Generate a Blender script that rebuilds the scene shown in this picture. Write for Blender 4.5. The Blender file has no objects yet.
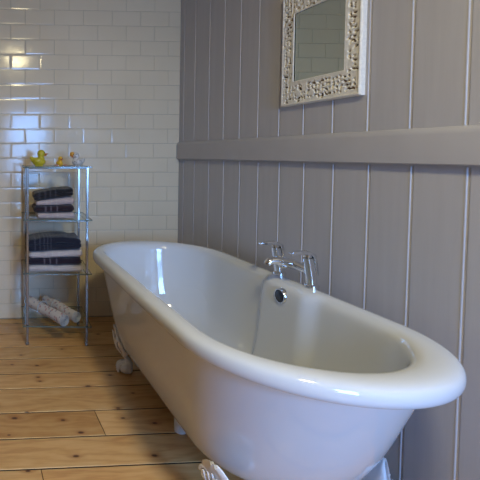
import bpy, bmesh, math, random
import numpy as np
from mathutils import Vector, Matrix, noise
from math import sin, cos, pi, radians, sqrt, exp, atan2
random.seed(7)
S = bpy.context.scene
COL = S.collection

# ------------------------------------------------------------------ camera, world, light, exposure
CAMH = 1.147
YAW, PIT, ROLL = radians(3.13), radians(2.0), radians(0.08)
cd = bpy.data.cameras.new('camera'); cam = bpy.data.objects.new('camera', cd); COL.objects.link(cam)
fw = Vector((sin(YAW)*cos(PIT), cos(YAW)*cos(PIT), -sin(PIT)))
r0 = Vector((cos(YAW), -sin(YAW), 0)); u0 = r0.cross(fw)
Rt = r0*cos(ROLL) - u0*sin(ROLL); Up = Rt.cross(fw)
M = Matrix((Rt, Up, -fw)).transposed().to_4x4(); M.translation = (0, 0, CAMH)
cam.matrix_world = M
cd.sensor_fit = 'HORIZONTAL'; cd.sensor_width = 36; cd.lens = 420/480*36
cd.shift_x = (240+3)/480; cd.shift_y = (168.7-240)/480
cd.clip_start = 0.02
S.camera = cam

w = bpy.data.worlds.new('world'); S.world = w; w.use_nodes = True
w.node_tree.nodes['Background'].inputs[0].default_value = (0.55, 0.72, 1.0, 1)
w.node_tree.nodes['Background'].inputs[1].default_value = 0.6

def area(name, loc, target, sx, sy, col, power):
    l = bpy.data.lights.new(name, 'AREA'); l.shape = 'RECTANGLE'; l.size = sx; l.size_y = sy
    l.color = col; l.energy = power
    o = bpy.data.objects.new(name, l); COL.objects.link(o); o.location = loc
    d = Vector(target)-Vector(loc)
    o.rotation_euler = d.to_track_quat('-Z', 'Y').to_euler()
    return o
# daylight through the sash window in the wall behind the camera
area('daylight', (0.88, -1.45, 1.25), (0.95, 0.6, 0.05), 0.64, 1.24, (0.21, 0.46, 1.0), 58).data.spread = radians(140)

S.view_settings.view_transform = 'Standard'
S.view_settings.look = 'None'
S.view_settings.gamma = 1.0
S.view_settings.use_curve_mapping = False
S.view_settings.exposure = 0.0

# ------------------------------------------------------------------ helpers
class NT:
    def __init__(s, name):
        s.m = bpy.data.materials.new(name); s.m.use_nodes = True
        s.t = s.m.node_tree; s.b = s.t.nodes['Principled BSDF']; s.out = s.t.nodes['Material Output']
    def n(s, typ, **kw):
        x = s.t.nodes.new(typ)
        for k, v in kw.items(): setattr(x, k, v)
        return x
    def l(s, a, b): s.t.links.new(a, b)
    def val(s, op, a, b=None, c=None, clamp=False):
        x = s.n('ShaderNodeMath', operation=op); x.use_clamp = clamp
        for i, q in enumerate((a, b, c)):
            if q is None: continue
            if isinstance(q, (int, float)): x.inputs[i].default_value = q
            else: s.l(q, x.inputs[i])
        return x.outputs[0]
    def mix(s, f, a, b, blend='MIX'):
        x = s.n('ShaderNodeMix', data_type='RGBA', blend_type=blend)
        for i, q in ((0, f), (6, a), (7, b)):
            if isinstance(q, (int, float)): x.inputs[i].default_value = q
            elif isinstance(q, tuple): x.inputs[i].default_value = (*q, 1)
            else: s.l(q, x.inputs[i])
        return x.outputs[2]
    def noise(s, vec, scale, detail=3, rough=.5, dist=0):
        x = s.n('ShaderNodeTexNoise'); s.l(vec, x.inputs['Vector'])
        x.inputs['Scale'].default_value = scale; x.inputs['Detail'].default_value = detail
        x.inputs['Roughness'].default_value = rough; x.inputs['Distortion'].default_value = dist
        return x.outputs['Fac']
    def coord(s, scale=(1, 1, 1), which='Object'):
        c = s.n('ShaderNodeTexCoord'); mp = s.n('ShaderNodeMapping'); s.l(c.outputs[which], mp.inputs[0])
        mp.inputs['Scale'].default_value = scale
        return mp.outputs[0]
    def ramp(s, f, stops):
        x = s.n('ShaderNodeValToRGB'); s.l(f, x.inputs[0]); e = x.color_ramp.elements
        while len(e) < len(stops): e.new(0.5)
        for el, (p, c) in zip(e, stops): el.position = p; el.color = (*c, 1)
        return x.outputs[0]
    def bump(s, h, strength=.3, dist=.002):
        x = s.n('ShaderNodeBump'); s.l(h, x.inputs['Height'])
        x.inputs['Strength'].default_value = strength; x.inputs['Distance'].default_value = dist
        s.l(x.outputs[0], s.b.inputs['Normal'])
    def base(s, c, rough=.5, metal=0, coat=0, coat_rough=.05, spec=.5):
        if isinstance(c, tuple): s.b.inputs['Base Color'].default_value = (*c, 1)
        else: s.l(c, s.b.inputs['Base Color'])
        if isinstance(rough, (int, float)): s.b.inputs['Roughness'].default_value = rough
        else: s.l(rough, s.b.inputs['Roughness'])
        s.b.inputs['Metallic'].default_value = metal
        s.b.inputs['Coat Weight'].default_value = coat; s.b.inputs['Coat Roughness'].default_value = coat_rough
        s.b.inputs['Specular IOR Level'].default_value = spec
        return s.m

class MB:
    def __init__(s): s.v = []; s.f = []; s.mi = []
    def add(s, vs, fs, mi=0):
        o = len(s.v); s.v += [tuple(p) for p in vs]; s.f += [tuple(i+o for i in f) for f in fs]; s.mi += [mi]*len(fs)
    def box(s, lo, hi, mi=0):
        x0, y0, z0 = lo; x1, y1, z1 = hi
        s.add([(x0,y0,z0),(x1,y0,z0),(x1,y1,z0),(x0,y1,z0),(x0,y0,z1),(x1,y0,z1),(x1,y1,z1),(x0,y1,z1)],
              [(3,2,1,0),(4,5,6,7),(0,1,5,4),(1,2,6,5),(2,3,7,6),(3,0,4,7)], mi)
    def rings(s, rs, close=True, cap0=True, cap1=True, mi=0):
        n = len(rs[0]); vs = [p for r in rs for p in r]; fs = []
        for i in range(len(rs)-1):
            for j in range(n if close else n-1):
                k = (j+1) % n
                fs.append((i*n+j, i*n+k, (i+1)*n+k, (i+1)*n+j))
        if cap0: fs.append(tuple(range(n))[::-1])
        if cap1: fs.append(tuple((len(rs)-1)*n+j for j in range(n)))
        s.add(vs, fs, mi)
    def tube(s, pts, rad, seg=16, mi=0, sq=1.0):
        pts = [Vector(p) for p in pts]; rs = []
        if not isinstance(rad, (list, tuple)): rad = [rad]*len(pts)
        prev = None
        for i, p in enumerate(pts):
            t = (pts[min(i+1, len(pts)-1)]-pts[max(i-1, 0)]).normalized()
            if prev is None:
                a = Vector((0, 0, 1)) if abs(t.z) < .9 else Vector((1, 0, 0))
                u = t.cross(a).normalized()
            else: u = (prev-t*prev.dot(t)).normalized()
            prev = u; v = t.cross(u)
            rs.append([p+u*cos(2*pi*j/seg)*rad[i]+v*sin(2*pi*j/seg)*rad[i]*sq for j in range(seg)])
        s.rings(rs, mi=mi)
    def ball(s, c, r, seg=20, rng=12, mi=0):
        rx, ry, rz = r if isinstance(r, tuple) else (r, r, r); rs = []
        for i in range(1, rng):
            a = pi*i/rng
            rs.append([(c[0]+rx*sin(a)*cos(2*pi*j/seg), c[1]+ry*sin(a)*sin(2*pi*j/seg), c[2]-rz*cos(a)) for j in range(seg)])
        s.rings(rs, mi=mi)

def obj(name, mb, mat, parent=None, smooth=True, bevel=0, angle=40, xf=None, subsurf=0):
    me = bpy.data.meshes.new(name)
    vs = mb.v if xf is None else [tuple(xf @ Vector(p)) for p in mb.v]
    me.from_pydata(vs, [], mb.f)
    mats = mat if isinstance(mat, list) else [mat]
    for m in mats: me.materials.append(m)
    me.polygons.foreach_set('material_index', mb.mi)
    bm = bmesh.new(); bm.from_mesh(me); bmesh.ops.recalc_face_normals(bm, faces=bm.faces); bm.to_mesh(me); bm.free()
    if smooth: me.shade_smooth()
    if smooth and angle < 180:
        try: me.set_sharp_from_angle(angle=radians(angle))
        except Exception: pass
    o = bpy.data.objects.new(name, me); COL.objects.link(o)
    if bevel:
        b = o.modifiers.new('bevel', 'BEVEL'); b.width = bevel; b.segments = 3; b.limit_method = 'ANGLE'; b.angle_limit = radians(40)
        b.harden_normals = False
    if subsurf:
        b = o.modifiers.new('sub', 'SUBSURF'); b.levels = subsurf; b.render_levels = subsurf
    if parent: o.parent = parent
    return o

def struct(o): o['kind'] = 'structure'; return o
def tag(o, label, cat, group=None):
    o['label'] = label; o['category'] = cat
    if group: o['group'] = group
    return o
def thing(name, label, cat, loc=(0,0,0), rz=0, group=None):
    o = bpy.data.objects.new(name, None); COL.objects.link(o); o.location = loc; o.rotation_euler = (0, 0, rz)
    o.empty_display_size = .05
    return tag(o, label, cat, group)
def sst(a, b, x):
    t = max(0., min(1., (x-a)/(b-a))); return t*t*(3-2*t)

# ------------------------------------------------------------------ materials
def m_paint():
    t = NT('grey_wall_paint'); c = t.coord((6, 6, .35))
    n = t.noise(c, 6, 4, .6); n2 = t.noise(t.coord((60, 60, 2)), 5, 2)
    t.bump(t.val('ADD', t.val('MULTIPLY', n, .6), t.val('MULTIPLY', n2, .4)), .25, .002)
    col = t.ramp(n, [(.3, (.455, .45, .485)), (.7, (.49, .485, .52))])
    return t.base(col, .42)
def m_tile():
    t = NT('glazed_white_tile'); n = t.noise(t.coord(), 14, 2); t.bump(n, .10, .003)
    n2 = t.noise(t.coord(), 3, 2)
    return t.base(t.ramp(n2, [(.3, (.72, .62, .45)), (.7, (.76, .66, .49))]), .13, spec=.38)
def m_simple(name, c, rough, metal=0, spec=.5, nscale=30, var=.06, bump=0, coat=0):
    t = NT(name); n = t.noise(t.coord(), nscale, 3)
    a = tuple(max(0, x*(1-var)) for x in c); b = tuple(x*(1+var) for x in c)
    if bump: t.bump(n, bump, .002)
    return t.base(t.ramp(n, [(.3, a), (.7, b)]), rough, metal, coat, spec=spec)

PAINT = m_paint(); TILE = m_tile()
GROUT = m_simple('grout', (.36, .33, .26), .9, bump=.4, nscale=200)
CEIL = m_simple('ceiling_paint', (.62, .60, .56), .8)
PLASTER = m_simple('pale_plaster', (.42, .40, .37), .7)
RAIL = m_simple('rail_paint', (.45, .445, .48), .38, nscale=8, var=.03)
ACRYL = m_simple('white_acrylic', (.635, .66, .69), .06, spec=.8, nscale=2, var=.005)
CAST = m_simple('white_cast_foot', (.78, .78, .79), .22, nscale=10, var=.02)
CHROME = m_simple('chrome', (.80, .81, .83), .09, 1, nscale=5, var=.02)
DARK = m_simple('dark_chrome_reflection', (.008, .010, .02), .25)  # dark reflection on the chrome overflow cap, put into its colour

def m_floor(gaps, knots):
    t = NT('pine_floorboards')
    tc = t.n('ShaderNodeTexCoord'); sep = t.n('ShaderNodeSeparateXYZ'); t.l(tc.outputs['Object'], sep.inputs[0])
    x, y = sep.outputs[0], sep.outputs[1]
    at = t.n('ShaderNodeAttribute', attribute_name='board'); bd = at.outputs['Fac']
    cmb = t.n('ShaderNodeCombineXYZ')
    t.l(t.val('ADD', x, t.val('MULTIPLY', bd, 37.0)), cmb.inputs[0]); t.l(y, cmb.inputs[1]); t.l(t.val('MULTIPLY', bd, 11.0), cmb.inputs[2])
    P = cmb.outputs[0]
    def mapped(sc):
        m = t.n('ShaderNodeMapping'); t.l(P, m.inputs[0]); m.inputs['Scale'].default_value = sc; return m.outputs[0]
    # knots pull the grain round themselves
    field = None; core = None
    for kx, ky, r in knots:
        dx = t.val('MULTIPLY', t.val('SUBTRACT', x, kx), .55); dy = t.val('SUBTRACT', y, ky)
        d = t.val('SQRT', t.val('ADD', t.val('MULTIPLY', dx, dx), t.val('MULTIPLY', dy, dy)))
        f = t.val('DIVIDE', r, t.val('ADD', d, r*.6)); f = t.val('MULTIPLY', f, f)
        field = f if field is None else t.val('MAXIMUM', field, f)
    wob = t.noise(mapped((2.2, 9, 1)), 1.6, 3, .5)
    ph = t.val('ADD', t.val('MULTIPLY', y, 120), t.val('ADD', t.val('MULTIPLY', wob, 22), t.val('MULTIPLY', field, 5.0)))
    grain = t.val('ADD', t.val('MULTIPLY', t.val('SINE', ph), .5), .5)
    fine = t.noise(mapped((9, 160, 1)), 1.0, 4, .6)
    blot = t.noise(mapped((2.5, 5, 1)), 1.3, 4, .6)
    g = t.val('ADD', t.val('MULTIPLY', grain, .16), t.val('ADD', t.val('MULTIPLY', fine, .34), t.val('MULTIPLY', blot, .62)))
    col = t.ramp(g, [(.30, (.47, .225, .075)), (.55, (.65, .375, .145)), (.80, (.75, .49, .225))])
    tint = t.ramp(bd, [(0, (.84, .78, .70)), (.5, (1, 1, 1)), (1, (1.05, .96, .88))])
    col = t.mix(1.0, col, tint, 'MULTIPLY')
    kn = t.noise(mapped((30, 40, 1)), 1.2, 3)
    halo = t.val('MULTIPLY', t.val('SUBTRACT', field, .22), 1.1, clamp=True)
    col = t.mix(t.val('MULTIPLY', halo, .75), col, (.36, .145, .045))
    co = t.val('MULTIPLY', t.val('SUBTRACT', t.val('ADD', field, t.val('MULTIPLY', kn, .7)), 1.35), 2.0, clamp=True)
    col = t.mix(co, col, (.10, .035, .015))
    scuff = t.noise(mapped((4, 14, 1)), 3.0, 5, .7)
    rough = t.val('ADD', .22, t.val('MULTIPLY', scuff, .30))
    t.bump(t.val('ADD', t.val('MULTIPLY', fine, .5), t.val('MULTIPLY', blot, .8)), .22, .003)
    return t.base(col, rough, spec=.5)

# ------------------------------------------------------------------ room shell
W, D = 1.437, 2.878           # right wall plane, back wall plane
XL, YN, ZC = -2.60, -1.35, 2.42
# floor: boards run along X
gaps = [-1.35]
g = 1.482
pre = []
while g > -1.35: pre.append(g); g -= .165
edges = sorted(set([-1.36]+pre+[1.647, 1.816, 2.008, 2.146, 2.305, 2.45, 2.632, 2.80, 2.93]))
px = lambda x, y: (((x+26)/(y-154))*CAMH*1.0, None)
def onfloor(x, y):
    F, CX, CY = 420., -3., 168.7
    d = fw + Rt*((x-CX)/F) - Up*((y-CY)/F)
    p = Vector((0, 0, CAMH)) + d*(-CAMH/d.z); return p.x, p.y
kn = [(14.7,418,.016),(63,420,.012),(123,418,.010),(154.6,423,.013),(81,432.5,.014),(88,386,.016),(118,408,.012),(76,456,.012),
      (154.6,455.5,.013),(38,377,.012),(40,381,.010),(133,393,.008),(37,365.5,.012),(12,364.5,.010),(21,355,.009),(28,471,.010),(27,412,.011),(9,435,.008),(110,375,.010),(98,334,.010),(62,349,.009)]
knots = [(*onfloor(a, b), r*1.5) for a, b, r in kn]
PINE = m_floor(edges, knots)
fb = MB(); ids = []
rr = random.Random(3)
for i in range(len(edges)-1):
    y0, y1 = edges[i], edges[i+1]
    if abs(y0-1.647) < 1e-4: cuts = [-2.65, -1.1, .534, 1.5]
    else:
        c = rr.uniform(-1.2, -.2); cuts = [-2.65, c, 1.5]
        if y0 < 1.4: cuts = [-2.65, rr.uniform(-1, 1), 1.5]
    for k in range(len(cuts)-1):
        a, b = cuts[k]+.0012, cuts[k+1]-.0012
        hz = rr.uniform(-.0008, .0)
        n0 = len(fb.f)
        yy0, yy1 = y0+.0032, y1-.0032; e = .0018
        fb.add([(a,yy0,-.02),(b,yy0,-.02),(b,yy1,-.02),(a,yy1,-.02),(a,yy0,hz-e),(b,yy0,hz-e),(b,yy1,hz-e),(a,yy1,hz-e),
                (a+e,yy0+e,hz),(b-e,yy0+e,hz),(b-e,yy1-e,hz),(a+e,yy1-e,hz)],
               [(0,1,5,4),(1,2,6,5),(2,3,7,6),(3,0,4,7)], 1)
        o_ = len(fb.v)-12; fb.f += [tuple(o_+q for q in f) for f in ((4,5,9,8),(5,6,10,9),(6,7,11,10),(7,4,8,11),(8,9,10,11))]; fb.mi += [0]*5
        ids += [rr.random()]*(len(fb.f)-n0)
fb.box((-2.65, -1.4, -.05), (1.5, 2.95, -.006), 1); ids += [0]*6
floor = struct(obj('floor', fb, [PINE, m_simple('dark_gap', (.03, .018, .01), .9)], smooth=False))
at = floor.data.attributes.new('board', 'FLOAT', 'FACE'); at.data.foreach_set('value', ids)

# back wall of bevelled metro tiles
tb = MB(); rr = random.Random(5)
PZ, PX, G, BV, TH = .101, .2, .0018, .0085, .0045
for r in range(0, 24):
    z0 = .108+(r-1)*PZ; z1 = z0+PZ
    off = .252 if r % 2 == 1 else .352
    for k in range(-16, 8):
        x0 = off+(k-1)*PX; x1 = x0+PX
        x0, x1 = max(x0, XL), min(x1, W-.001)
        if x1-x0 < .012: continue
        a, b, c, d = x0+G/2, x1-G/2, max(z0, 0)+G/2, min(z1, ZC)-G/2
        if d-c < .02: continue
        bx = min(BV, (b-a)*.3); ty = [D-TH+rr.uniform(-.00035, .00035)]*1
        tx = rr.gauss(0, .0022); tz = rr.gauss(0, .0035)
        def yt(x, z): return ty[0]+(x-(a+b)/2)*tx+(z-(c+d)/2)*tz
        i0 = [(a,c),(b,c),(b,d),(a,d)]; i1 = [(a+bx,c+bx),(b-bx,c+bx),(b-bx,d-bx),(a+bx,d-bx)]
        q = .0016; i2 = [(x+(q if x < (a+b)/2 else -q), z+(q if z < (c+d)/2 else -q)) for x, z in i1]
        vs = [(x, D, z) for x, z in i0]+[(x, D-.0037, z) for x, z in i0]+[(x, yt(x, z)+.0001, z) for x, z in i1]+[(x, yt(x, z), z) for x, z in i2]
        fs = []
        for L in range(3):
            for j in range(4):
                m = (j+1) % 4; fs.append((L*4+j, L*4+m, L*4+4+m, L*4+4+j))
        fs.append((12, 13, 14, 15)); tb.add(vs, fs)
tb.box((XL, D-.0008, 0), (W+.05, D+.06, ZC), 1)
struct(obj('wall_back', tb, [TILE, GROUT], smooth=False))

# right wall: vertical boards with V grooves, the profile extruded upwards
def board_wall(mb, ys, z0, z1, dirx=0, lean=0):
    prof = [(D+.05, W)]
    for y in sorted(ys, reverse=True):
        prof += [(y+.0085, W), (y+.007, W-.0012), (y+.0045, W-.0008), (y+.0028, W+.003), (y, W+.0036), (y-.0058, W)]
    prof += [(YN-.05, W)]
    n = len(prof); vs = [(x, y, z0) for y, x in prof]+[(x, y+lean, z1) for y, x in prof]
    vs += [(W+.06, D+.05, z0), (W+.06, YN-.05, z0), (W+.06, D+.05, z1), (W+.06, YN-.05, z1)]
    fs = [(j, j+1, n+j+1, n+j) for j in range(n-1)]
    b = 2*n; fs += [(0, n, b+2, b), (n-1, 2*n-1, b+3, b+1), (b, b+2, b+3, b+1)]
    mb.add(vs, fs)
low = [2.81, 2.668, 2.50, 2.347, 2.200, 2.052, 1.904, 1.756, 1.606, 1.455, 1.305, 1.147]
y = .997
while y > YN: low.append(y); y -= .15
wb = MB(); board_wall(wb, low, 0, 1.15, lean=-.004)
up = [q+.006 for q in low]
board_wall(wb, up, 1.15, ZC)
struct(obj('wall_right', wb, PAINT, smooth=False))
# dado rail: bevelled board with a softened top edge
RT = .021
prof = [(W+.01, 1.112), (W-RT+.003, 1.112), (W-RT, 1.115), (W-RT, 1.205), (W-RT+.002, 1.214), (W-RT+.007, 1.222), (W-RT+.013, 1.227), (W+.01, 1.230)]
tr = MB(); tr.rings([[(x, D-.004, z) for x, z in prof], [(x, YN, z) for x, z in prof]])
# a small pale paint lip under the rail, against the boards
tr.rings([[(x, D-.004, z) for x, z in [(W+.01,1.106),(W-.008,1.106),(W-.008,1.1125),(W+.01,1.1125)]], [(x, YN, z) for x, z in [(W+.01,1.106),(W-.008,1.106),(W-.008,1.1125),(W+.01,1.1125)]]])
struct(obj('trim_1', tr, RAIL, angle=30))

mb = MB()
for a, b, c, d in ((XL-.12, -2.0, 0, ZC), (-2.0, .55, 0, ZC), (1.21, W+.06, 0, ZC), (.55, 1.21, 0, .60), (.55, 1.21, 1.88, ZC)):
    mb.box((a, YN-.12, c), (b, YN, d))
struct(obj('wall_near', mb, PLASTER, smooth=False))
mb = MB(); mb.box((XL-.12, YN-.12, 0), (XL, D+.06, ZC)); struct(obj('wall_left', mb, PLASTER, smooth=False))
mb = MB(); mb.box((XL-.12, YN-.12, ZC), (W+.06, D+.06, ZC+.05)); struct(obj('ceiling', mb, CEIL, smooth=False))
SASH = m_simple('white_sash_paint', (.75, .75, .73), .35)
gt = NT('window_glass'); gt.t.nodes.remove(gt.b)
tr_, gl_, mx = gt.n('ShaderNodeBsdfTransparent'), gt.n('ShaderNodeBsdfGlossy'), gt.n('ShaderNodeMixShader')
gl_.inputs['Roughness'].default_value = .02; mx.inputs[0].default_value = .06
gt.l(tr_.outputs[0], mx.inputs[1]); gt.l(gl_.outputs[0], mx.inputs[2]); gt.l(mx.outputs[0], gt.out.inputs[0]); WGLASS = gt.m
def window(n, axis, pos, h0, h1, z0, z1):
    f = MB(); p = MB(); zm = (z0+z1)/2; hm = (h0+h1)/2
    bars = [(h0, h0+.045, z0, z1), (h1-.045, h1, z0, z1), (h0, h1, z0, z0+.06), (h0, h1, z1-.045, z1), (h0, h1, zm-.02, zm+.02), (hm-.01, hm+.01, z0, z1)]
    for a, b, c, d in bars:
        if axis == 'y': f.box((a, pos-.06, c), (b, pos-.02, d))
        else: f.box((pos-.06, a, c), (pos-.02, b, d))
    if axis == 'y': p.box((h0+.02, pos-.042, z0+.02), (h1-.02, pos-.038, z1-.02))
    else: p.box((pos-.042, h0+.02, z0+.02), (pos-.038, h1-.02, z1-.02))
    o = struct(obj('window_%d' % n, f, SASH, smooth=False)); obj('window_pane', p, WGLASS, o, smooth=False)
window(1, 'y', YN, .55, 1.21, .60, 1.88)

# ceiling lamp, mirrored in the glazed tiles
def ceiling_lamp():
    x, y = .55, .17
    t = thing('ceiling_light', 'round opal ceiling light with a warm glow seen reflected in the tiles', 'ceiling light', (x, y, ZC))
    b = MB(); b.rings([[(r*cos(a*pi/16), r*sin(a*pi/16), z) for a in range(32)] for r, z in ((.16, 0), (.17, -.004), (.17, -.022), (.155, -.025))]); obj('base_ring', b, CHROME, t)
    sh = MB(); sh.rings([[(r*cos(a*pi/16), r*sin(a*pi/16), z) for a in range(32)] for r, z in ((.152, -.02), (.15, -.03), (.13, -.040), (.09, -.048), (.04, -.052), (.01, -.053))])
    e = NT('warm_lit_opal_glass'); e.base((.8, .75, .6), .4); e.b.inputs['Emission Color'].default_value = (1, .86, .50, 1); e.b.inputs['Emission Strength'].default_value = 136.0
    obj('lamp_shade', sh, e.m, t)
ceiling_lamp()

# ------------------------------------------------------------------ bath
BX, BY = 1.012, 1.708
bath = thing('bath', 'long white freestanding roll-top bath on white claw feet beside the panelled wall', 'bath', (BX-.012, BY+.006, 0), radians(-1.2))
NA, NS = 28, 22
def plan(hw, hl, z, inner=0.0):
    """stadium ring, anticlockwise; inner>0 lets the tap ledge shape the wall side"""
    hs = max(hl-hw, .0); pts = []
    # full parameter list: right side going +y, far arc, left side going -y, near arc
    for i in range(NS*2): pts.append((hw, -hs+2*hs*i/(NS*2)))
    pw = 2/(2+.4*inner)
    for i in range(NA):
        a = pi*i/NA; ca = cos(a); pts.append((hw*math.copysign(abs(ca)**pw, ca), hs+hw*abs(sin(a))**pw))
    for i in range(NS*2): pts.append((-hw, hs-2*hs*i/(NS*2)))
    for i in range(NA): a = pi+pi*i/NA; pts.append((hw*cos(a), -hs+hw*sin(a)))
    out = []
    for x, y in pts:
        if inner and x < 0: x -= .024*sst(0, hw*.9, -x)*inner
        if inner and y < 0: y += .010*sst(hs*.8, hl, -y)*inner
        if inner and x > 0:
            k = sst(0, hw*.9, x)
            yy = y+BY
            d = .040*sst(1.762, 1.805, yy)*(1-sst(2.15, 2.45, yy)) + .028*(1-sst(1.475, 1.545, yy))*sst(1.0, 1.38, yy) + .004
            x += d*k*inner
        out.append((x, y, z))
    return out
outer = [(.08,.34,.112,0),(.16,.44,.113,0),(.205,.51,.120,0),(.234,.56,.136,0),(.253,.595,.165,0),(.268,.63,.215,0),(.281,.665,.28,0),(.293,.695,.35,0),(.304,.725,.43,0),
         (.316,.757,.51,0),(.323,.770,.545,0),(.328,.780,.560,0),(.338,.800,.564,0),(.350,.817,.560,0),(.359,.828,.561,0),(.3655,.8345,.567,0),(.3685,.8375,.579,0),(.3675,.8365,.593,0),(.3635,.8325,.602,0),(.356,.825,.608,0),(.344,.813,.612,0),
         (.325,.796,.6135,.1),(.300,.776,.612,.5),(.283,.762,.608,.9),(.270,.750,.600,1),(.262,.742,.588,1),(.258,.737,.57,1),(.254,.730,.53,1),(.248,.714,.46,1),(.240,.692,.37,1),(.229,.662,.28,.9),(.207,.61,.21,.7),(.165,.53,.175,.4),(.10,.40,.165,.1),(.04,.25,.160,0)]
tm = MB(); tm.rings([plan(*o) for o in outer]); obj('tub', tm, ACRYL, bath, angle=180, subsurf=1)

# claw foot with leaf crest
def foot(side, yc, ang, dr=0):
    mb = MB(); u = Vector((cos(ang), sin(ang), 0)); v = Vector((-sin(ang), cos(ang), 0))
    c = Vector((0, yc, 0))+u*dr
    # (radius along u, z, half thickness, half width)
    prof = [(.240,.000,.020,.024),(.246,.006,.034,.035),(.250,.018,.040,.042),(.250,.036,.040,.042),(.243,.054,.033,.035),(.232,.060,.020,.024),(.226,.076,.016,.020),
            (.228,.094,.016,.022),(.236,.112,.017,.030),(.247,.132,.018,.041),(.258,.155,.017,.054),(.268,.180,.014,.064),(.276,.205,.012,.066),(.283,.228,.010,.054),(.289,.246,.008,.034),(.295,.258,.005,.014)]
    rs = []; n = 40
    for i, (r, z, th, wd) in enumerate(prof):
        z *= .93; r += .000 if z > .1 else -.012+.03*sst(.05, .1, z)
        ring = []
        for j in range(n):
            a = 2*pi*j/n; out = cos(a)
            amp = .10 if z < .06 else (.03 if z < .1 else .20)
            k = 5 if z < .06 else 6
            m = 1+amp*cos(k*a*(1) + (z*60 if z > .1 else 0))*(1 if out > -.2 else 0)
            ring.append(c+u*(r+th*out*m)+v*(wd*sin(a)*(1+amp*.25*cos(k*a)))+Vector((0, 0, z+ (.006*cos(5*a) if z > .12 else 0))))
        rs.append(ring)
    mb.rings(rs)
    # scrolls at the two shoulders and a ribbed leaf on the crest
    for s in (-1, 1):
        pts = []; rad = []
        for i in range(26):
            a = i/25*2*pi*1.35; R_ = .021*(1-i/25*.72)
            pts.append(c+u*(.283+.006*i/25)+v*(s*(.046+R_*cos(a)-.004))+Vector((0, 0, .182+R_*sin(a)))); rad.append(.0065*(1-i/25*.45))
        mb.tube(pts, rad, 8)
    for q in (-2, -1, 0, 1, 2):
        pts = [c+u*(.252+.018*(z-.13)/.03 if z < .16 else .270+(z-.16)*.28)+u*.012+v*(q*.010*(1+ (z-.13)*6))+Vector((0, 0, z*.93-abs(q)*.006)) for z in [.125+.012*i for i in range(10)]]
        mb.tube(pts, [.003, .005, .006, .006, .006, .006, .0055, .005, .004, .002], 8)
    for q in (-1, 0, 1):   # toes
        mb.tube([c+u*(.240+.012)+v*(q*.019)+Vector((0,0,.046)), c+u*(.240+.030)+v*(q*.021)+Vector((0,0,.034)), c+u*(.240+.036)+v*(q*.021)+Vector((0,0,.016)), c+u*(.240+.032)+v*(q*.021)+Vector((0,0,.004))], [.009,.010,.009,.005], 10)
    return obj('claw_foot', mb, CAST, bath, angle=60)
foot(0, .365, radians(166), -.014); foot(0, -.48, radians(196), .010); foot(0, .365, radians(14), -.014); foot(0, -.48, radians(-20), -.06)
mb = MB(); mb.tube([(-.15,-.06,0),(-.15,-.06,.13)], .024, 20); obj('waste_pipe', mb, CAST, bath)

# overflow under the tap
ov = MB(); oc = Vector((1.279-BX, 1.640-BY, .562))
def ringx(x, r, n=32): return [(oc.x+x, oc.y+r*cos(2*pi*j/n), oc.z+r*sin(2*pi*j/n)) for j in range(n)]
ov.rings([ringx(.02,.032), ringx(-.006,.032), ringx(-.012,.0315), ringx(-.0155,.029), ringx(-.0155,.0255), ringx(-.010,.0245)], cap1=False)
ovo = obj('overflow', ov, CHROME, bath, angle=35)
dk = MB(); dk.rings([ringx(-.0105,.0250), ringx(-.0135,.0235), ringx(-.0145,.017), ringx(-.015,.004)], cap0=False); obj('overflow_face', dk, DARK, ovo, angle=35)

# deck mounted bath mixer
TX, TZ = 1.354-BX, .6215
Y0, Y1 = 1.583-BY, 1.765-BY; YM = (Y0+Y1)/2
body = MB()
body.tube([(TX-.002,Y0-.004,TZ+.058),(TX-.004,Y0+.02,TZ+.060),(TX-.008,YM-.02,TZ+.063),(TX-.010,YM,TZ+.064),(TX-.008,YM+.02,TZ+.063),(TX-.004,Y1-.02,TZ+.060),(TX-.002,Y1+.004,TZ+.058)], [.017,.018,.0195,.021,.0195,.018,.017], 24)
tapo = obj('mixer_tap', body, CHROME, bath)
def pillar(y):
    p = MB()
    def rg(x, z, a, b, k=2.6, n=28):
        o = []
        for j in range(n):
            t = 2*pi*j/n; cx, sy = cos(t), sin(t)
            o.append((x+a*abs(cx)**(2/k)*(1 if cx > 0 else -1), y+b*abs(sy)**(2/k)*(1 if sy > 0 else -1), z))
        return o
    p.rings([rg(TX, TZ-.014, .025, .025, 2), rg(TX, TZ+.004, .025, .025, 2), rg(TX, TZ+.008, .021, .021, 2), rg(TX, TZ+.009, .0185, .0185), rg(TX-.007, TZ+.05, .0180, .0180), rg(TX-.014, TZ+.09, .0175, .0170), rg(TX-.019, TZ+.113, .0165, .016)])
    po = obj('pillar', p, CHROME, tapo, angle=35)
    h = MB()
    def sec(x, z, th, wd, tilt):
        # cross section across the lever
        q = []
        for (a, b) in ((-1,-1),(1,-1),(1,1),(-1,1)):
            q.append((x-b*th*sin(tilt), y+a*wd, z+b*th*cos(tilt)))
        return q
    h.rings([sec(TX+.012, TZ+.045, .0040, .0165, -1.40), sec(TX+.003, TZ+.100, .0055, .0175, -1.36), sec(TX-.003, TZ+.124, .0070, .0175, -.80), sec(TX-.018, TZ+.133, .0070, .0170, -.10), sec(TX-.048, TZ+.134, .0062, .0150, .0), sec(TX-.080, TZ+.132, .0055, .0130, .06), sec(TX-.090, TZ+.131, .0045, .0115, .08)])
    h.rings([rg(TX-.019, TZ+.114, .0135, .0135), rg(TX-.019, TZ+.134, .013, .013)])
    obj('tap_lever', h, CHROME, tapo, angle=35, bevel=.0015)
pillar(Y0); pillar(Y1)
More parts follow.
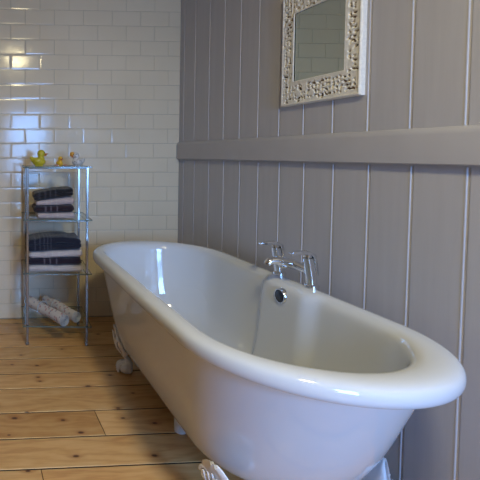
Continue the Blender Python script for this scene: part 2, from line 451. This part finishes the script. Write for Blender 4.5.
sp = MB(); sp.tube([(TX+.0,YM,TZ+.062),(TX-.03,YM,TZ+.068),(TX-.07,YM,TZ+.076),(TX-.092,YM,TZ+.079),(TX-.110,YM,TZ+.077),(TX-.118,YM,TZ+.068),(TX-.120,YM,TZ+.062)], [.022,.022,.021,.019,.0175,.016,.0150], 24, sq=.85)
obj('spout', sp, CHROME, tapo)
so = MB(); so.tube([(TX-.050,YM,TZ+.070),(TX-.050,YM,TZ+.060)], .011, 20); so.tube([(TX-.050,YM,TZ+.059),(TX-.050,YM,TZ+.055),(TX-.050,YM,TZ+.050)], [.019,.019,.017], 24)
obj('hose_outlet', so, CHROME, tapo, angle=35)

# ------------------------------------------------------------------ carved mirror on the right wall
def mirror():
    y0, y1, z0, z1 = 1.477, 1.878, 1.362, 1.862
    gy0, gy1, gz0, gz1 = 1.550, 1.803, 1.468, 1.762
    xf = W-.019
    t = thing('framed_mirror', 'rectangular mirror in a carved white fretwork frame hung above the rail', 'mirror', (W, (y0+y1)/2, z0))
    ox, oy, oz = W, (y0+y1)/2, z0
    rg = random.Random(11)
    # leaf shaped piercings, mirrored about both centre lines
    cy, cz = (gy0+gy1)/2, (gz0+gz1)/2
    pits = []
    sy, sz = .0185, .0185
    def inband(y, z):
        d_out = min(y-y0, y1-y, z-z0, z1-z); ins = max(gy0-y, y-gy1, gz0-z, z-gz1)
        return d_out > .014 and ins > .012
    Ny, Nz = int((y1-y0)/sy), int((z1-z0)/sz)
    for i in range(Ny+1):
        for j in range(Nz+1):
            y = y0+.012+i*(y1-y0-.024)/Ny+rg.uniform(-.004,.004); z = z0+.012+j*(z1-z0-.024)/Nz+rg.uniform(-.004,.004)
            if not inband(y, z): continue
            if rg.random() < .08: continue
            big = rg.random() < .40
            a = atan2(z-cz, y-cy)+rg.choice((.7, -.7, 1.6, 2.3))+rg.uniform(-.3,.3)
            pits.append((y, z, a, .0110 if big else .0062, .0046 if big else .0038))
    P = np.array(pits)
    ny, nz = 168, 212
    Yg = np.linspace(y0, y1, ny+1); Zg = np.linspace(z0, z1, nz+1)
    YY, ZZ = np.meshgrid(Yg, Zg, indexing='ij')
    pit = np.zeros_like(YY); ring = np.zeros_like(YY)
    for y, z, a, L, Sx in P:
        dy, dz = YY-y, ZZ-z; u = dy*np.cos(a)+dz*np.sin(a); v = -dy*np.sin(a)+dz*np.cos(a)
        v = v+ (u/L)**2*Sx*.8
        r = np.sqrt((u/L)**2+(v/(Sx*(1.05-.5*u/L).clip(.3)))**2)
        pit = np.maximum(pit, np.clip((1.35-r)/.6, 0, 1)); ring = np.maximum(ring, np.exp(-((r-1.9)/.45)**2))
    d_out = np.minimum.reduce([YY-y0, y1-YY, ZZ-z0, z1-ZZ]); ins = np.maximum.reduce([gy0-YY, YY-gy1, gz0-ZZ, ZZ-gz1])
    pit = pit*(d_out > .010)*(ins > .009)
    sm = lambda a, b, x: (lambda t: t*t*(3-2*t))(np.clip((x-a)/(b-a), 0, 1))
    h = .0006*ring + .0025*np.exp(-((d_out-.006)/.004)**2) + .0025*np.exp(-((ins-.004)/.003)**2) + .0015*np.exp(-((ins-.012)/.003)**2)
    h -= .004*(1-sm(0, .004, d_out)); h -= .004*(1-sm(-.001, .003, ins))
    h -= .009*sm(.25, .95, pit)
    XX = xf - h
    mb = MB(); idx = {}
    vs = []; 
    inside = (YY[:-1,:-1]+YY[1:,1:])/2, (ZZ[:-1,:-1]+ZZ[1:,1:])/2
    for i in range(ny+1):
        for j in range(nz+1): vs.append((XX[i,j]-ox, YY[i,j]-oy, ZZ[i,j]-oz))
    fs = []; mi = []
    for i in range(ny):
        for j in range(nz):
            yc, zc = inside[0][i,j], inside[1][i,j]
            if gy0 < yc < gy1 and gz0 < zc < gz1: continue
            fs.append((i*(nz+1)+j, (i+1)*(nz+1)+j, (i+1)*(nz+1)+j+1, i*(nz+1)+j+1))
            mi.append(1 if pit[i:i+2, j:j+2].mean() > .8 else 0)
    mb.add(vs, fs); mb.mi = mi
    FR = m_simple('chalk_white_paint', (.80, .78, .72), .5, nscale=90, var=.07, bump=.3)
    WOOD_SHADE = m_simple('brown_wood_and_pit_shade', (.16, .11, .075), .8, nscale=60, var=.3)  # brown of the backing; on pit faces it paints in the shade of the carving
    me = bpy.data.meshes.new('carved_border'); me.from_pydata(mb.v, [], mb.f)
    me.materials.append(FR); me.materials.append(WOOD_SHADE); me.polygons.foreach_set('material_index', mb.mi); me.shade_smooth()
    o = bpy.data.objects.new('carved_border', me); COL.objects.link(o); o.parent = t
    # solid side edges of the frame, thick to the wall
    e = MB(); bk = .0005
    for (a, b, c, d) in ((y0, y0+.012, z0, z1), (y1-.012, y1, z0, z1), (y0+.012, y1-.012, z0, z0+.012), (y0+.012, y1-.012, z1-.012, z1)):
        e.box((xf+.0035-ox, a-oy, c-oz), (W-bk-ox, b-oy, d-oz))
    for (a, b, c, d) in ((gy0-.004, gy0, gz0-.004, gz1+.004), (gy1, gy1+.004, gz0-.004, gz1+.004), (gy0, gy1, gz0-.004, gz0), (gy0, gy1, gz1, gz1+.004)):
        e.box((xf+.0045-ox, a-oy, c-oz), (xf+.012-ox, b-oy, d-oz))
    obj('frame_edge', e, FR, t, smooth=False)
    bkb = MB(); bkb.box((xf+.0145-ox, y0+.012-oy, z0+.012-oz), (W-.003-ox, y1-.012-oy, z1-.012-oz)); obj('backing_board', bkb, WOOD_SHADE, t, smooth=False)
    gm = NT('silvered_glass'); gm.base((.62, .68, .62), .01, 1)
    g_ = MB(); g_.box((xf+.004-ox, gy0-.003-oy, gz0-.003-oz), (xf+.0125-ox, gy1+.003-oy, gz1+.003-oz)); obj('mirror_glass', g_, gm.m, t, smooth=False)
mirror()

# ------------------------------------------------------------------ chrome shelf rack
RX, RY, RZ = .4925, 2.452, radians(-4.8)
rack = thing('shelf_rack', 'tall narrow chrome rack with four glass shelves against the white tiles', 'shelf rack', (RX, RY, 0), RZ)
RW, RD = .371, .325
STEEL = m_simple('polished_steel', (.33, .32, .30), .22, 1, nscale=5, var=.02)
sg = NT('clear_shelf_glass'); sg.t.nodes.remove(sg.b)
a_, b_, c_ = sg.n('ShaderNodeBsdfTransparent'), sg.n('ShaderNodeBsdfGlossy'), sg.n('ShaderNodeMixShader'); fr_ = sg.n('ShaderNodeLayerWeight'); fr_.inputs[0].default_value = .5
a_.inputs[0].default_value = (.93, .96, .94, 1); b_.inputs['Roughness'].default_value = .04
sg.l(sg.val('ADD', sg.val('MULTIPLY', sg.val('POWER', fr_.outputs['Facing'], 4.0), .5), .03, clamp=True), c_.inputs[0]); sg.l(a_.outputs[0], c_.inputs[1]); sg.l(b_.outputs[0], c_.inputs[2]); sg.l(c_.outputs[0], sg.out.inputs[0])
SGL = sg.m
EDGE = m_simple('green_glass_edge', (.10, .15, .13), .15)
TOPZ = [.119, .436, .758, 1.071]
for sx in (-1, 1):
    for yy in (.01, RD-.01):
        p = MB(); x = sx*(RW/2-.009)
        p.box((x-.007, yy-.007, .012), (x+.007, yy+.007, 1.071)); p.box((x-.0095, yy-.0095, 0), (x+.0095, yy+.0095, .014))
        obj('post', p, STEEL, rack, smooth=False, bevel=.002)
for z in TOPZ:
    q = MB(); X = RW/2+.018; y0, y1 = -.004, RD+.004
    q.box((-X+.001, y0+.001, z-.006), (X-.001, y1-.001, z), 0)
    sh = obj('glass_shelf', q, SGL, rack, smooth=False)
    ed = MB()
    ed.box((-X, y0-.001, z-.0058), (X, y0+.0005, z-.0002)); ed.box((-X, y1-.0005, z-.0058), (X, y1+.001, z-.0002))
    ed.box((-X-.001, y0, z-.0058), (-X+.0005, y1, z-.0002)); ed.box((X-.0005, y0, z-.0058), (X+.001, y1, z-.0002))
    obj('glass_edge', ed, EDGE, sh, smooth=False)
    fr = MB()
    for yy in (.01, RD-.01): fr.tube([(-RW/2+.009, yy, z-.0105), (RW/2-.009, yy, z-.0095)], .0034, 10)
    for sx in (-1, 1): fr.tube([(sx*(RW/2-.009), .01, z-.0105), (sx*(RW/2-.009), RD-.01, z-.0095)], .0034, 10)
    obj('shelf_rail', fr, STEEL, sh)
rack_m = Matrix.Translation((RX, RY, 0)) @ Matrix.Rotation(RZ, 4, 'Z')

# ------------------------------------------------------------------ towels
def m_towel(name, c, band, bands, spots=None):
    t = NT(name); co = t.coord(); sep = t.n('ShaderNodeSeparateXYZ'); t.l(co, sep.inputs[0])
    n = t.noise(co, 260, 2, .6); n2 = t.noise(co, 22, 3)
    col = t.mix(t.val('MULTIPLY', n, .5), c, tuple(x*1.5+.01 for x in c))
    wx = t.val('ADD', sep.outputs[0], t.val('MULTIPLY', t.val('SUBTRACT', n2, .5), .012))
    for bx, bw in bands:
        d = t.val('ABSOLUTE', t.val('SUBTRACT', wx, bx)); f = t.val('SUBTRACT', 1.0, t.val('DIVIDE', d, bw), clamp=True)
        f = t.val('MULTIPLY', f, 2.0, clamp=True)
        col = t.mix(f, col, band)
    t.bump(t.val('ADD', n, n2), .8, .004)
    t.b.inputs['Sheen Weight'].default_value = .25
    return t.base(col, .95, spec=.1)
CHAR = m_towel('charcoal_towel', (.014, .014, .017), (.05, .05, .06), [(-.085,.009),(-.05,.008),(-.02,.007),(.012,.006)])
PLUM = m_towel('plum_towel', (.020, .012, .018), (.12, .10, .12), [(-.05,.008),(-.018,.007),(.02,.006)])
NAVY = m_towel('navy_towel', (.012, .015, .028), (.055, .06, .085), [(-.115,.006),(-.085,.005),(-.06,.005),(-.04,.004),(-.02,.004)])
NPLUM = m_towel('dark_plum_towel', (.017, .012, .024), (.11, .10, .13), [(-.062,.006),(-.028,.006),(.012,.006)])
ROSE = m_towel('pale_rose_towel', (.44, .365, .355), (.52, .46, .44), [(-.05,.007),(-.02,.006),(.01,.006)])
PALE = m_towel('pale_grey_towel', (.47, .43, .43), (.56, .53, .52), [(-.06,.007),(-.02,.006),(.02,.006)])

def towel(x0, x1, y0, y1, zl, zr, tl, tr_, mat, label, layers, seed, group, puff=.0):
    """folded towel; zl/zr bottom left/right, tl/tr top left/right"""
    cx, cy = (x0+x1)/2, (y0+y1)/2; zb = min(zl, zr)
    rg = random.Random(seed); n = 46
    rs = []
    for i in range(n+1):
        s = i/n; x = x0+(x1-x0)*s
        b = zl+(zr-zl)*s; tp = tl+(tr_-tl)*s; H_ = tp-b
        e = min(1, sqrt(max(0, 1-(1-min(s, 1-s)/.06)**2)) if min(s, 1-s) < .06 else 1)
        e = max(e, .25)
        ring = []
        # front with one bulge per layer
        m = 9
        for L in range(layers):
            for k in range(m):
                a = -pi/2+pi*(k+.5)/m
                zz = (L+.5)/layers+sin(a)*.5/layers*.97; dy = cos(a)*H_/layers*.5
                ring.append((y0+H_/layers*.5-dy, zz))
        for k in range(1, 9): ring.append((y0+H_*.3+(y1-y0-H_*.6)*k/9, 1.0))
        for L in range(layers-1, -1, -1):
            for k in range(m):
                a = pi/2-pi*(k+.5)/m
                zz = (L+.5)/layers+sin(a)*.5/layers*.97; dy = cos(a)*H_/layers*.5
                ring.append((y1-H_/layers*.5+dy, zz))
        for k in range(1, 9): ring.append((y1-H_*.3-(y1-y0-H_*.6)*k/9, 0.0))
        out = []
        for (yy, zz) in ring:
            z = b+H_*(.5+(zz-.5)*(.55+.45*e))+puff*sin(pi*s)*zz
            nz = noise.noise(Vector((x*22+seed, yy*16, zz*2.5)))
            z += nz*.0048*(zz if zz > .05 else 0)
            ny = noise.noise(Vector((x*17+seed, zz*5, yy*4+3)))*.006
            out.append((x-cx+noise.noise(Vector((seed, yy*14, zz*4)))*.007*(1 if s in (0, 1) else (1-e)), yy+ny-cy + (1-e)*.01*(1 if yy < cy else -1), max(z, b+.0005)-zb))
        rs.append(out)
    mb = MB(); mb.rings(rs)
    loc = rack_m @ Vector((cx-RX, cy-RY, zb))
    o = obj('folded_towel', mb, mat, angle=80); o.location = loc; o.rotation_euler = (0, 0, RZ)
    tag(o, label, 'towel', group); return o
YF = RY+.022; YB = RY+.225
z = TOPZ[2]+.0008; g1 = 'towels folded on the upper glass shelf'
towel(.376, .598, YF+.004, YB, z, z, 0.7920, 0.7950, ROSE, 'pale rose folded towel, bottom of the upper rack stack', 1, 1, g1)
towel(.356, .592, YF, YB-.004, 0.7962, 0.7992, 0.8320, 0.8390, PLUM, 'dark plum folded towel between two pale towels on upper shelf', 1, 2, g1)
towel(.368, .594, YF+.006, YB, 0.8365, 0.8435, 0.8640, 0.8920, ROSE, 'pale rose folded towel just under the charcoal towel on upper shelf', 1, 3, g1)
towel(.356, .588, YF, YB-.006, 0.8685, 0.8965, 0.9100, 0.9420, CHAR, 'thick charcoal striped towel, topmost of the upper rack stack', 2, 4, g1, puff=.006)
z = TOPZ[1]+.0008; g2 = 'towels folded on the middle glass shelf'
towel(.322, .650, YF, YB+.01, z, z, 0.4740, 0.4760, PALE, 'pale folded towel, bottom of the middle rack stack', 1, 5, g2)
towel(.320, .640, YF+.002, YB+.01, 0.4780, 0.4800, 0.5130, 0.5230, NPLUM, 'dark plum folded towel between two pale towels on middle shelf', 1, 6, g2)
towel(.328, .646, YF+.004, YB, 0.5170, 0.5270, 0.5530, 0.5710, PALE, 'pale folded towel directly beneath the big navy towel on middle shelf', 1, 7, g2)
towel(.318, .636, YF+.001, YB, 0.5575, 0.5755, 0.6280, 0.6400, NAVY, 'bulky navy striped towel, topmost of the middle rack stack', 2, 8, g2, puff=.014)

def m_floral():
    t = NT('floral_print_towel'); co = t.coord()
    v = t.n('ShaderNodeTexVoronoi'); t.l(co, v.inputs['Vector']); v.inputs['Scale'].default_value = 42
    wn = t.val('LESS_THAN', v.outputs['Distance'], .30)
    v2 = t.n('ShaderNodeTexVoronoi'); t.l(co, v2.inputs['Vector']); v2.inputs['Scale'].default_value = 34; 
    w2 = t.val('LESS_THAN', v2.outputs['Distance'], .22)
    n = t.noise(co, 250, 2)
    base = t.mix(n, (.56, .53, .51), (.68, .65, .63))
    col = t.mix(t.val('MULTIPLY', wn, .75), base, (.42, .18, .18)); col = t.mix(t.val('MULTIPLY', w2, .6), col, (.16, .18, .26))
    t.bump(n, .6, .002); return t.base(col, .9, spec=.1)
FLOR = m_floral(); LIN = m_simple('pale_blue_towel_lining', (.46, .50, .52), .9, nscale=200, var=.1, bump=.4)
def roll(a, b, r, label, seed):
    """rolled mat: a spiral sheet swept from a (back) to b (front)"""
    A, B = Vector(a), Vector(b); t = (B-A).normalized(); up = Vector((0, 0, 1)); s = t.cross(up).normalized(); up2 = s.cross(t)
    mb = MB(); n = 120; turns = 3.4; th = .0044
    def sp(f, off): 
        an = -pi*.35+2*pi*turns*f; rr = .006+(r-.006-th/2)*f+off
        return an, rr
    secs = 24; rs = []
    for i in range(secs+1):
        q = i/secs; c = A.lerp(B, q)+up2*(.002*sin(q*9+seed)); ring = []
        sc = 1+.035*sin(q*7+seed)
        for j in range(n): an, rr = sp(j/(n-1), th/2); ring.append(c+(s*cos(an)+up2*sin(an))*rr*sc)
        for j in range(n-1, -1, -1): an, rr = sp(j/(n-1), -th/2); ring.append(c+(s*cos(an)+up2*sin(an))*rr*sc)
        rs.append([p-A for p in ring])
    N = 2*n
    vs = [p for r_ in rs for p in r_]; fs = []; mi = []
    for i in range(secs):
        for j in range(N):
            k = (j+1) % N; fs.append((i*N+j, i*N+k, (i+1)*N+k, (i+1)*N+j)); mi.append(0 if j < n-1 or j == N-1 else 1)
    for e in (0, secs):
        for j in range(n-1):
            fs.append((e*N+j, e*N+j+1, e*N+N-2-j, e*N+N-1-j)); mi.append(1)
    mb.add(vs, fs); mb.mi = mi
    # soft cord tied round the roll
    o = obj('rolled_towel', mb, [FLOR, LIN], angle=60); o.location = A
    tag(o, label, 'towel', 'rolled floral towels on the bottom shelf')
    tie = MB(); c = (A.lerp(B, .34)-A)
    tie.tube([c+(s*cos(x*2*pi/32)+up2*sin(x*2*pi/32))*(r*1.035+.001) for x in range(33)], .0028, 8)
    obj('tie_cord', tie, LIN, o)
    return o
rz = TOPZ[0]+.0445
roll((.382, 2.740, rz), (.534, 2.430, rz), .0385, 'left rolled floral towel, nearest the front of the bottom shelf', 1)
roll((.484, 2.775, rz), (.617, 2.470, rz), .0375, 'right rolled floral towel, behind the other on the bottom shelf', 4)

# ------------------------------------------------------------------ bath ducks
YEL = m_simple('yellow_rubber', (.55, .47, .03), .35, nscale=12, var=.06)
YEL2 = m_simple('bright_yellow_rubber', (.75, .45, .03), .35, nscale=12)
ORA = m_simple('orange_rubber', (.62, .20, .03), .35)
RED = m_simple('red_orange_rubber', (.55, .09, .03), .35)
PNK = m_simple('pale_pink_rubber', (.55, .28, .20), .4)
BLK = m_simple('black_paint', (.01, .01, .01), .3)
t = NT('white_rubber_with_black_spots'); v = t.n('ShaderNodeTexVoronoi'); t.l(t.coord(), v.inputs['Vector']); v.inputs['Scale'].default_value = 85
SPOT = t.base(t.mix(t.val('LESS_THAN', v.outputs['Distance'], .27), (.62, .61, .59), (.05, .05, .055)), .35)
def duck(name, label, loc, rz, s, bodym, beakm, extra=None):
    t = thing(name, label, 'rubber duck', loc, rz, 'toy ducks on the rack top')
    b = MB()   # faces +x
    b.ball((0, 0, .024*s), (.036*s, .027*s, .024*s)); b.ball((-.024*s, 0, .032*s), (.020*s, .017*s, .016*s))
    b.ball((-.040*s, 0, .043*s), (.010*s, .011*s, .009*s)); b.ball((.010*s, 0, .040*s), (.020*s, .018*s, .018*s))
    b.ball((.012*s, 0, .067*s), (.0215*s, .0205*s, .0215*s), 24, 14)
    for q in (-1, 1): b.ball((-.006*s, q*.023*s, .029*s), (.022*s, .007*s, .012*s))
    b.box((-.02*s, -.014*s, 0), (.02*s, .014*s, .01*s))
    o = obj('body', b, bodym, t, angle=180)
    r = o.modifiers.new('remesh', 'REMESH'); r.mode = 'VOXEL'; r.voxel_size = .0022*s; r.use_smooth_shade = True
    sm = o.modifiers.new('smooth', 'SMOOTH'); sm.factor = .5; sm.iterations = 4
    k = MB()
    k.rings([[(x*s, yw*s*cos(a*pi/8), (zc+zh*sin(a*pi/8))*s) for a in range(16)] for x, yw, zc, zh in ((.026, .010, .064, .006), (.036, .011, .064, .0045), (.044, .011, .0655, .003), (.050, .007, .067, .0015))])
    k.rings([[(x*s, yw*s*cos(a*pi/8), (zc+zh*sin(a*pi/8))*s) for a in range(16)] for x, yw, zc, zh in ((.026, .008, .058, .004), (.036, .008, .057, .003), (.042, .006, .0565, .0015))])
    obj('beak', k, beakm, t)
    for q in (-1, 1):
        e = MB(); e.ball((.0285*s, q*.0115*s, .072*s), .0033*s, 12, 8); obj('eye', e, BLK, t)
    return t
zt = TOPZ[3]+.0004
duck('rubber_duck', 'large yellow rubber duck with orange beak at left end of rack top', (.404, 2.60, zt), radians(-6), 1.16, YEL, ORA)
d2 = duck('rubber_duck', 'tiny bright yellow duck with red beak, middle of three on rack top', (.531, 2.58, zt), radians(-75), .68, YEL2, RED)
for q in (-1, 1):
    ft = MB(); ft.ball((.016, q*.030, .006), (.016, .015, .006)); obj('foot', ft, PNK, d2)
d3 = duck('rubber_duck', 'white duck with black spots and big orange beak on rack top', (.648, 2.60, zt), radians(178), .98, SPOT, ORA)
bb = MB(); bb.ball((.034, 0, .074), (.016, .014, .014)); obj('beak', bb, m_simple('amber_rubber', (.68, .33, .04), .35), d3)
